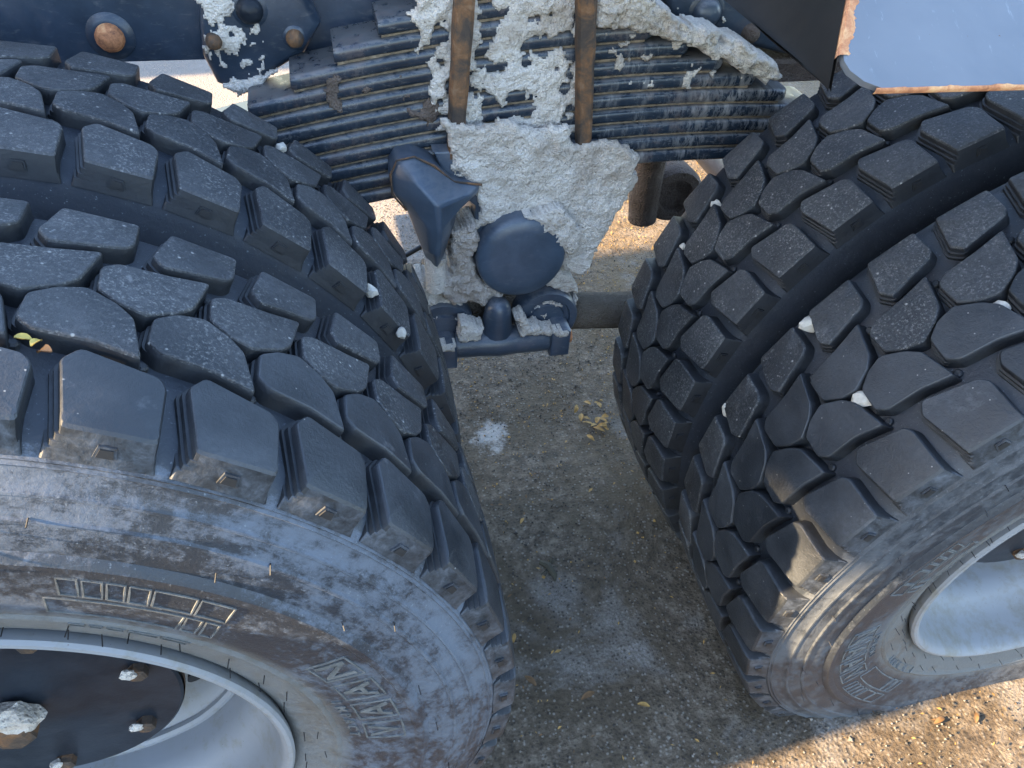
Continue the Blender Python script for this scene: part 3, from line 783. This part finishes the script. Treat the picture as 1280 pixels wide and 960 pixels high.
# lower bracket with its clamp bar and torque rod eyes
br = MB(); br.prism_y([(-.135, .60), (.085, .60), (.105, .55), (.085, .47), (-.15, .475), (-.165, .54)][::-1], .690, .80, .01)
bracket = br.obj('trunnion_bracket', MT['mud2'], truck, 35); tag(bracket, 'muddy cast bracket under the trunnion cap')
mb = MB(); mb.tube([(-.120, .645, .481), (-.08, .643, .482), (-.046, .640, .484), (-.01, .643, .480), (.050, .645, .475)], [.025, .026, .029, .026, .0245], 18); mb.obj('clamp_bar', MT['casting'], bracket, 50)
mb = MB(); mb.tube([(-.046, .650, .480), (-.046, .645, .515), (-.046, .642, .545), (-.046, .640, .562), (-.046, .640, .572), (-.046, .640, .576)], [.036, .027, .024, .021, .014, .004], 18); mb.obj('clamp_boss', MT['casting'], bracket, 60)
for (x, z, w, h) in ((-.139, .479, .036, .056), (.066, .484, .036, .060)):
    mb = MB(); mb.prism_y([(x - w / 2, z - h / 2), (x + w / 2, z - h / 2), (x + w / 2, z + h / 2 - .006), (x + w / 2 - .008, z + h / 2), (x - w / 2 + .008, z + h / 2), (x - w / 2, z + h / 2 - .006)], .612, .68, .006); mb.obj('clamp_nut', MT['casting'], bracket, 35)
    mb = MB(); mb.tube([(x - .024 if x < 0 else x + .018, .640, z - .004), (x - .017 if x < 0 else x + .026, .640, z - .004)], .014, 6); mb.obj('bolt_end', MT['rust_edge'], bracket, 30)
    crust('dried_concrete', [(x - .018, z + .03), (x + .018, z + .03), (x + .012, z + .012), (x - .010, z + .014)], .612, .004, bracket, MT['crust'], .0025, .004, seed=x * 9 + 3, back=.02)
for (x, z) in ((-.140, .505), (.048, .510)):
    mb = MB(); mb.lathe_y([(.06, .058), (.004, .058), (0, .055), (0, .044), (.006, .042), (.006, .034), (.0, .031), (.0, 0)], 48, (x, .652, z)); mb.obj('torque_rod_eye', MT['casting'], bracket, 40)
    s = -1 if x < 0 else 1
    mb = MB(); mb.tube([(x + s * .03, .715, z - .03), (x + s * .16, .73, z - .055), (x + s * .42, .74, z - .07)], .036, 14); mb.obj('torque_rod', MT['mud2'], bracket, 50)
    poly = [(x + .036 * cos(a), z + .036 * sin(a)) for a in [radians(q) for q in range(-40, 220, 15)]] + [(x, z - .02)]
    crust('dried_concrete', poly, .656, .004, bracket, MT['crust'], .0024, .005, -.05, 40, seed=x * 5 + 1)
crust('dried_concrete', [(-.115, .545), (-.075, .535), (-.078, .505), (-.118, .500)], .618, .006, bracket, MT['crust'], .0024, .006, seed=41., back=.03)
crust('dried_concrete', [(-.018, .545), (-.008, .508), (.05, .497), (.05, .512), (.01, .525), (-.005, .55)], .618, .006, bracket, MT['crust'], .0024, .006, seed=43., back=.03)
crust('dried_concrete', [(-.20, .60), (-.14, .605), (-.10, .58), (-.105, .54), (-.19, .535)], .668, .010, bracket, MT['crust'], .003, .010, seed=45., back=.06)
crust('dried_concrete', [(.01, .60), (.07, .605), (.105, .575), (.11, .52), (.095, .50), (.10, .55), (.05, .575), (.0, .575)], .668, .010, bracket, MT['crust'], .003, .010, seed=47., back=.06)

# ------------------------------------------------------------------ chassis
mb = MB()
mb.box((0, .815, 1.10), (5.2, .012, .345)); mb.box((0, .858, .933), (5.2, .074, .012)); mb.box((0, .858, 1.267), (5.2, .074, .012))
rail = mb.obj('chassis_rail', MT['navy'], truck, 30); tag(rail, 'long navy chassis rail behind the spring stack')
def bolt(parent, x, y, z, r, m, washer=True):
    mb = MB()
    if washer: mb.lathe_y([(.012, r * 1.9), (.002, r * 1.85), (-.002, r * 1.5), (-.004, r * 1.2), (-.004, 0)], 28, (x, y, z)); mb.obj('washer', MT['navy'], parent, 50); mb = MB()
    mb.lathe_y([(.0, r * 1.15), (-.008, r * 1.12), (-.014, r * .95), (-.018, r * .6), (-.019, 0)], 20, (x, y, z), .04); mb.obj('bolt', m, parent, 60)
bolt(rail, -.578, .806, .963, .017, MT['rust_edge'])
mb = MB(); mb.prism_y([(-.455, .985), (-.458, .945), (-.446, .905), (-.418, .893), (-.39, .905), (-.318, .945), (-.290, .985), (-.310, 1.03), (-.34, 1.16), (-.42, 1.16)][::-1], .768, .812, .012)
hl = mb.obj('frame_bracket', MT['navy'], truck, 40); tag(hl, 'rounded navy bracket plate splashed white, bolted beside the stepped leaf ends')
bolt(hl, -.384, .770, 1.006, .016, MT['hub']); bolt(hl, -.329, .770, .968, .011, MT['rust']); bolt(hl, -.438, .770, .967, .010, MT['rust'], False)
crust('dried_concrete', [(-.455, 1.04), (-.395, 1.05), (-.405, 1.0), (-.395, .965), (-.42, .945), (-.45, .95)], .767, .004, hl, MT['crust'], .0024, .008, -.30, 30, 51., .002)
crust('dried_concrete', [(-.45, .965), (-.375, 1.01), (-.365, .93), (-.41, .90), (-.445, .905)], .7672, .0025, hl, MT['crust'], .0022, .004, .12, 70, 53., .002)
crust('dried_concrete', [(-.445, .905), (-.36, .925), (-.39, .895), (-.42, .888)], .765, .008, hl, MT['crust'], .0024, .006, seed=55.)
mb = MB(); mb.prism_y([(.215, 1.03), (.245, .975), (.275, .955), (.338, .948), (.463, .921), (.60, .921), (.60, 1.16), (.20, 1.16)], .766, .812, .010)
hr = mb.obj('frame_bracket', MT['casting'], truck, 40); tag(hr, 'navy bracket with wrinkled paint above the rounded leaf ends')
bolt(hr, .295, .768, .992, .020, MT['casting']); bolt(hr, .378, .768, .960, .013, MT['pink'], False)
crust('dried_concrete', [(.24, 1.0), (.33, .985), (.36, .955), (.33, .94), (.26, .955)], .765, .003, hr, MT['crust'], .0024, .006, .10, 50, 57., .003)
mb = MB(); mb.box((.42, .80, .900), (.34, .10, .030)); mb.obj('flange_plate', MT['pink'], hr, 30)
mb = MB(); mb.tube([(.325, .93, .74), (.330, .95, .60), (.338, .95, .52)], [.030, .034, .030], 14); mb.obj('brake_rod', MT['pink'], truck, 50)
mb = MB(); mb.lathe_y([(.05, .06), (.0, .062), (-.012, .055), (-.012, .038), (.0, .034), (.0, 0)], 30, (.400, .95, .575)); mb.obj('brake_lever', MT['pink'], truck, 50)
mb = MB(); mb.tube([(-.45, 1.20, .42), (-.25, 1.15, .36), (-.15, 1.15, .35), (.0, 1.2, .40)], .006, 8); mb.obj('air_hose', MT['hair'], truck, 60)

# ------------------------------------------------------------------ mudguard above the far wheel pair
def mud():
    root = link('mudguard', None, truck); tag(root, 'pale blue-grey sloped mudguard panel with a rust-bitten edge')
    P0 = Vector((.086, .117, 1.130)); e = Vector((.035, .063, .046)); X = Vector((1.25, -.05, .0)); d = X.normalized(); nrm = d.cross(e).normalized()
    rows = []; N = 60
    V = []; F = []
    for i in range(N + 1):
        u = i / N
        for j in range(21):
            f = j / 20 * 4.6
            q = P0 + e * f + X * u
            if j == 0: q += e * (.02 * noise.noise((u * 60, 0, 0)) + .03 * max(0, noise.noise((u * 23, 4, 0))))
            if i == 0: q += d * (.002 * noise.noise((f * 7, 3, 1)))
            if u * 1.25 < .03 and j < 6: q += (d * .5 + e.normalized() * .8) * .022 * max(0, 1 - (u * 1.25 + f * .086) / .045) ** 1.5
            V.append(q)
    for i in range(N):
        for j in range(20): F.append((i * 21 + j, (i + 1) * 21 + j, (i + 1) * 21 + j + 1, i * 21 + j + 1))
    n = len(V); V += [v - nrm * .006 for v in V]; F += [tuple(a + n for a in f[::-1]) for f in F]
    bd = [i * 21 for i in range(N + 1)] + [N * 21 + j for j in range(1, 21)] + [i * 21 + 20 for i in range(N - 1, -1, -1)] + [j for j in range(19, 0, -1)]
    F += [(a, b, b + n, a + n) for a, b in zip(bd, bd[1:] + bd[:1])]
    mb = MB(); mb.V = V; mb.F = F; mb.obj('front_panel', MT['panel'], root, 40)
    # dark end panel running back from the edge
    V = []; F = []
    for i in range(25):
        f = i / 24 * 4.6; top = P0 + e * f + Vector((-.003, .002, -.003))
        for j in range(9):
            g = j / 8
            back = Vector((.088 + .004 * f, .13 + .115 * f, 1.128 + .002 * f))
            q = top.lerp(back, g) + Vector((0, .02 * sin(pi * g) * min(1, f), -.022 * sin(pi * g) * min(1, f)))
            V.append(q)
    for i in range(24):
        for j in range(8): F.append((i * 9 + j, i * 9 + j + 1, (i + 1) * 9 + j + 1, (i + 1) * 9 + j))
    n = len(V); V += [v + Vector((.004, .002, -.001)) for v in V]; F += [tuple(a + n for a in f[::-1]) for f in F]
    mb = MB(); mb.V = V; mb.F = F; mb.obj('end_panel', MT['black'], root, 60)
    def strip(org, along, across, L, n, wf, lift, wrap):
        V = []; F = []
        for q in range(n + 1):
            t = q / n * L; b = org + along * t; w = wf(t)
            for a, hh in ((-.0022, -.0075 if wrap else -.004), (-.0022, -.0005), (-.0008, lift), (w * .55, lift), (w, -.0006)): V.append(b + across * a + nrm * hh)
        for q in range(n):
            for a in range(4): F.append((q * 5 + a, q * 5 + a + 1, q * 5 + 6 + a, q * 5 + 5 + a))
        m2 = MB(); m2.V = V; m2.F = F; return m2.obj('rusted_edge', MT['rust_edge'], root, 50)
    el = e.normalized()
    strip(P0 + el * .032, el, d, .36, 200, lambda t: .0085 + .006 * noise.noise((t * 60, 2, 0)) + .004 * noise.noise((t * 260, 5, 0)), .0012, True)
    strip(P0 + d * .036, d, el, 1.15, 420, lambda t: max(.0003, .0006 + .0038 * noise.noise((t * 40, 8, 0)) + .0025 * noise.noise((t * 190, 3, 0))), .0008, False)
    # stay that carries the guard from the frame
    mb = MB(); mb.tube([(.55, .30, 1.16), (.55, .60, 1.14), (.55, .82, 1.12)], .018, 12); mb.obj('stay', MT['navy'], root, 50)
    return root
mud()
# unseen box added ahead of the wheels to shade the near tyre
mb = MB(); mb.prism_y([(-2.6, .35), (-1.36, .35), (-1.36, 1.25), (-2.6, 1.25)], -.132, .60, .02); sb = mb.obj('shade_box', MT['navy'], truck, 35)
mb = MB(); mb.box((-1.98, -.1355, .82), (1.1, .010, .70)); mb.obj('shade_box_face', MT['navy'], sb, 30)

# ------------------------------------------------------------------ added out-of-view blocker: slab and gapped panels cut the sun into patches
blocker = link('sun_blocker', None, None, (-6.0, 0, GZ)); tag(blocker, 'added screen out of view that cuts the sunlight into patches', 'blocker')
mb = MB(); mb.box((0, .5, 6.37), (.25, 9.0, 5.06)); mb.obj('blocker_slab', MT['blocker_mat'], blocker)
mb = MB(); mb.box((-2.2, .5, 8.97), (4.8, 9.2, .12)); mb.obj('blocker_top', MT['rust'], blocker)
for y0, y1 in ((-4.0, -.80), (-.35, .95), (2.6, 5.0)):
    mb = MB(); mb.box((0, (y0 + y1) / 2, 1.918), (.22, y1 - y0, 3.835)); mb.obj('blocker_panel', MT['blocker_mat'], blocker)

# ------------------------------------------------------------------ pebbles wedged in the tread, seeds and leaves
def on_tyre(cx, y0, th, v, r=.531):
    q = Vector((r * cos(radians(th)), v, r * sin(radians(th))))
    if cx > 0: q = Matrix.Rotation(radians(4.2 if y0 == 0 else 1.5), 3, 'X') @ q
    return q + Vector((cx, y0 + (.020 if cx > 0 and y0 == 0 else 0), ZC))
PEB = [(AX, DUAL, 146.5, .190, .0075), (AX, DUAL, 155.3, .040, .0085), (AX, DUAL, 155.0, .187, .006), (AX, 0, 148.2, .236, .0120), (AX, 0, 165.6, .240, .0100), (AX, 0, 148.0, .110, .0120),
       (AX, 0, 131.0, .108, .0110), (AX, 0, 165.2, .094, .0075), (AX, 0, 186.0, .032, .009), (-AX, DUAL, 36.5, .012, .0085), (-AX, DUAL, 30.4, -.012, .0075), (-AX, DUAL, 50.5, .206, .0085)]
LB = ['small white pebble in the inner tyre tread close to the bottom spring leaf', 'round white pebble on the shoulder of the inner tyre facing its twin', 'tiny white chip between block rows of the inner tyre near the saddle',
      'large white pebble on the far shoulder of the outer tyre, against its twin', 'white pebble wedged low on the far shoulder of the outer tyre', 'broad white pebble lodged mid-tread between hexagonal blocks of the outer tyre',
      'pale flat stone lodged mid-tread just below the mudguard edge', 'small cream stone low in the middle groove of the outer tyre', 'white sliver of stone between the lowest shoulder lugs of the outer tyre',
      'white stone chip on the shoulder of the tyre behind the hub-plate tyre', 'white crumb stuck to the lug side of the tyre behind the hub-plate tyre', 'white stone wedged in the inner tyre beside the stepped spring leaf ends']
for i, (cx, y0, th, v, r) in enumerate(PEB):
    me = lump(r, i + 2, (1.15, .95, .9), .45); me.materials.append(MT['stone']); sharp(me, 25)
    tag(link('pebble', me, None, on_tyre(cx, y0, th, v), (i, i * 2, i * 3)), LB[i], 'pebble', 'white pebbles wedged in the treads')
def leaf_mesh(L, W, seed, m):
    V = []; F = []; nn = 6
    for i in range(nn + 1):
        f = i / nn; w = W * sin(pi * min(.98, f * .92 + .05)) ** .8 / 2
        zc = L * .12 * sin(pi * f) + L * .05 * noise.noise((f * 3, seed, 0))
        V += [(L * (f - .5), -w, zc + w * .5), (L * (f - .5), 0, zc), (L * (f - .5), w, zc + w * .4)]
    for i in range(nn):
        for j in range(2): F.append((i * 3 + j, i * 3 + j + 1, i * 3 + 4 + j, i * 3 + 3 + j))
    n = len(V); V += [(x, y, z - .0007) for x, y, z in V]; F += [tuple(a + n for a in f[::-1]) for f in F]
    return mesh('leaf', V, F, m, True)
for i, (th, v, L, mm, nm, lab) in enumerate(((70.6, .070, .011, 'seed', 'seed_husk', 'yellow seed husks lying in the groove of the hub-plate tyre'), (69.7, .067, .012, 'seed', 'seed_husk', 'yellow seed husks lying in the groove of the hub-plate tyre'),
        (69.0, .059, .014, 'leaf', 'leaf_scrap', 'orange-brown leaf scrap in the groove of the hub-plate tyre'), (59.3, .150, .010, 'seed', 'flower_scrap', 'tiny yellow flower scrap between inner tread rows of the hub-plate tyre'))):
    q = on_tyre(-AX, 0, th, v, .535)
    tag(link(nm, leaf_mesh(L, L * .55, i + .3, MT[mm]), None, q, (.1, -radians(th - 90) , i * 1.3)), lab, nm.split('_')[0], 'scraps on the tread' if nm == 'seed_husk' else None)
tag(link('leaf_scrap', leaf_mesh(.030, .010, 4, MT['leaf']), None, (-AX + .128, .022, ZC - .2245), (.1, -.5, .5)), 'red-brown leaf scraps resting on the pale rim lip', 'leaf')

GL = [(.046, .192, .026, 'leaf', 'curled brown leaf on the concrete between the wheels', .3), (-.060, .330, .018, 'gold', 'small golden leaf on bare concrete beside the hub-plate tyre', 1.2), (-.05, .24, .025, 'leaf', 'thin brown leaf fragment beside the hub-plate tyre foot', 2.2),
      (.14, .155, .020, 'gold', 'pale tan leaf lying flat between the wheels', -.4), (.02, .60, .016, 'gold', 'tiny golden leaf below the trunnion bracket', .9), (.66, .020, .022, 'leaf', 'crumpled brown leaf at the foot of the pebble-studded tyre', .2), (.73, .012, .020, 'leaf', 'dry leaf stuck to the foot of the tyre beside sunlit concrete', 1.0)]
GS = (1.346 - GZ) / 1.346
def gp(x, y): return (-.3 + (x + .3) * GS, -.405 + (y + .405) * GS)
for i, (x, y, L, mm, lab, rz) in enumerate(GL):
    x, y = gp(x, y)
    tag(link('fallen_leaf', leaf_mesh(L, L * .38, i * 1.7, MT[mm]), None, (x, y, GZ + .0015), (0, 0, rz)), lab, 'leaf')
mb = MB(); mb.tube([(.033, .485, .003), (.045, .472, .007), (.052, .452, .004), (.050, .440, .002)], [.0045, .007, .006, .002], 7)
for k in range(7): mb.tube([(.045, .468, .005), (.045 + .018 * cos(k), .468 + .018 * sin(k * 1.3), .008)], .0013, 4)
tag(mb.obj('twig', MT['twig'], None, 50, (gp(.045, .472)[0] - .045, gp(.045, .472)[1] - .472, GZ)), 'dark mossy twig lying on the concrete between the wheels', 'twig')
for i in range(16):
    rnd = random.Random(i + 50)
    tag(link('husk', leaf_mesh(rnd.uniform(.016, .028), rnd.uniform(.007, .012), i, MT['gold']), None, (gp(.275, .872)[0] + rnd.gauss(0, .020), gp(.275, .872)[1] + rnd.gauss(0, .03), .003 + GZ + .002 * (i % 3)), (rnd.uniform(-.4, .4), rnd.uniform(-.4, .4), rnd.uniform(0, 6))),
        'golden leaf husk in the loose heap beside the inner tyre foot', 'husk', 'golden husks heaped by the tyre')

# loose grit and leaf crumbs: uncountable, one mesh each
def scatter(name, n, m, size, region, seed, flat, label):
    rnd = random.Random(seed); V = []; F = []
    while len(V) < n * (6 if not flat else 4):
        x = rnd.uniform(region[0], region[1]); y = rnd.uniform(region[2], region[3])
        dens = .5 + .9 * noise.noise((x * 3.1, y * 3.1, seed)) + (.45 * min(1, max(-.6, (x - .1) * 2)) if flat else 0)
        if rnd.random() > dens: continue
        s = size * rnd.uniform(.4, 1.0) * (1.8 if rnd.random() < .06 else 1); a = rnd.uniform(0, 6.28); b = len(V)
        if flat:
            w = s * rnd.uniform(.25, .5); ca, sa = cos(a), sin(a); t = rnd.uniform(0, s * .35)
            V += [(x + ca * s / 2, y + sa * s / 2, .0012 + t), (x - sa * w / 2, y + ca * w / 2, .0026), (x - ca * s / 2, y - sa * s / 2, .0012), (x + sa * w / 2, y - ca * w / 2, .0016 + t * .5)]
            F += [(b, b + 1, b + 2, b + 3)]
        else:
            for q in range(4): V.append((x + s * rnd.uniform(.6, 1) * cos(a + q * pi / 2), y + s * rnd.uniform(.6, 1) * sin(a + q * pi / 2), s * .25 - .002))
            V += [(x, y, s * rnd.uniform(.5, .9) - .001), (x, y, -.004)]
            for q in range(4): F += [(b + q, b + (q + 1) % 4, b + 4), (b + (q + 1) % 4, b + q, b + 5)]
    o = link(name, mesh(name, V, F, m), None, (0, 0, GZ)); tag(o, label, 'litter' if flat else 'grit', kind='stuff'); return o
scatter('grit', 9000, MT['grit'], .0032, (-.5, 1.2, -.35, 2.4), 5, False, 'pale grit scattered over the concrete')
scatter('dark_grit', 6000, MT['grit2'], .0034, (-.5, 1.2, -.35, 2.4), 6, False, 'dark grit scattered over the concrete')
scatter('leaf_crumbs', 1500, MT['gold'], .010, (-.3, 1.3, -.2, 2.6), 7, True, 'golden leaf crumbs thickest on the soil under the truck')
scatter('golden_grains', 3200, MT['gold'], .0030, (-.05, 1.2, .35, 2.3), 11, False, 'fine golden grains strewn over the concrete under the truck')
scatter('brown_leaf_crumbs', 900, MT['leaf'], .011, (-.4, 1.2, -.3, 2.6), 8, True, 'brown leaf crumbs scattered over the concrete')

# the truck's origin rests on the ground
truck.location.z = GZ
for ch in truck.children: ch.location.z -= GZ
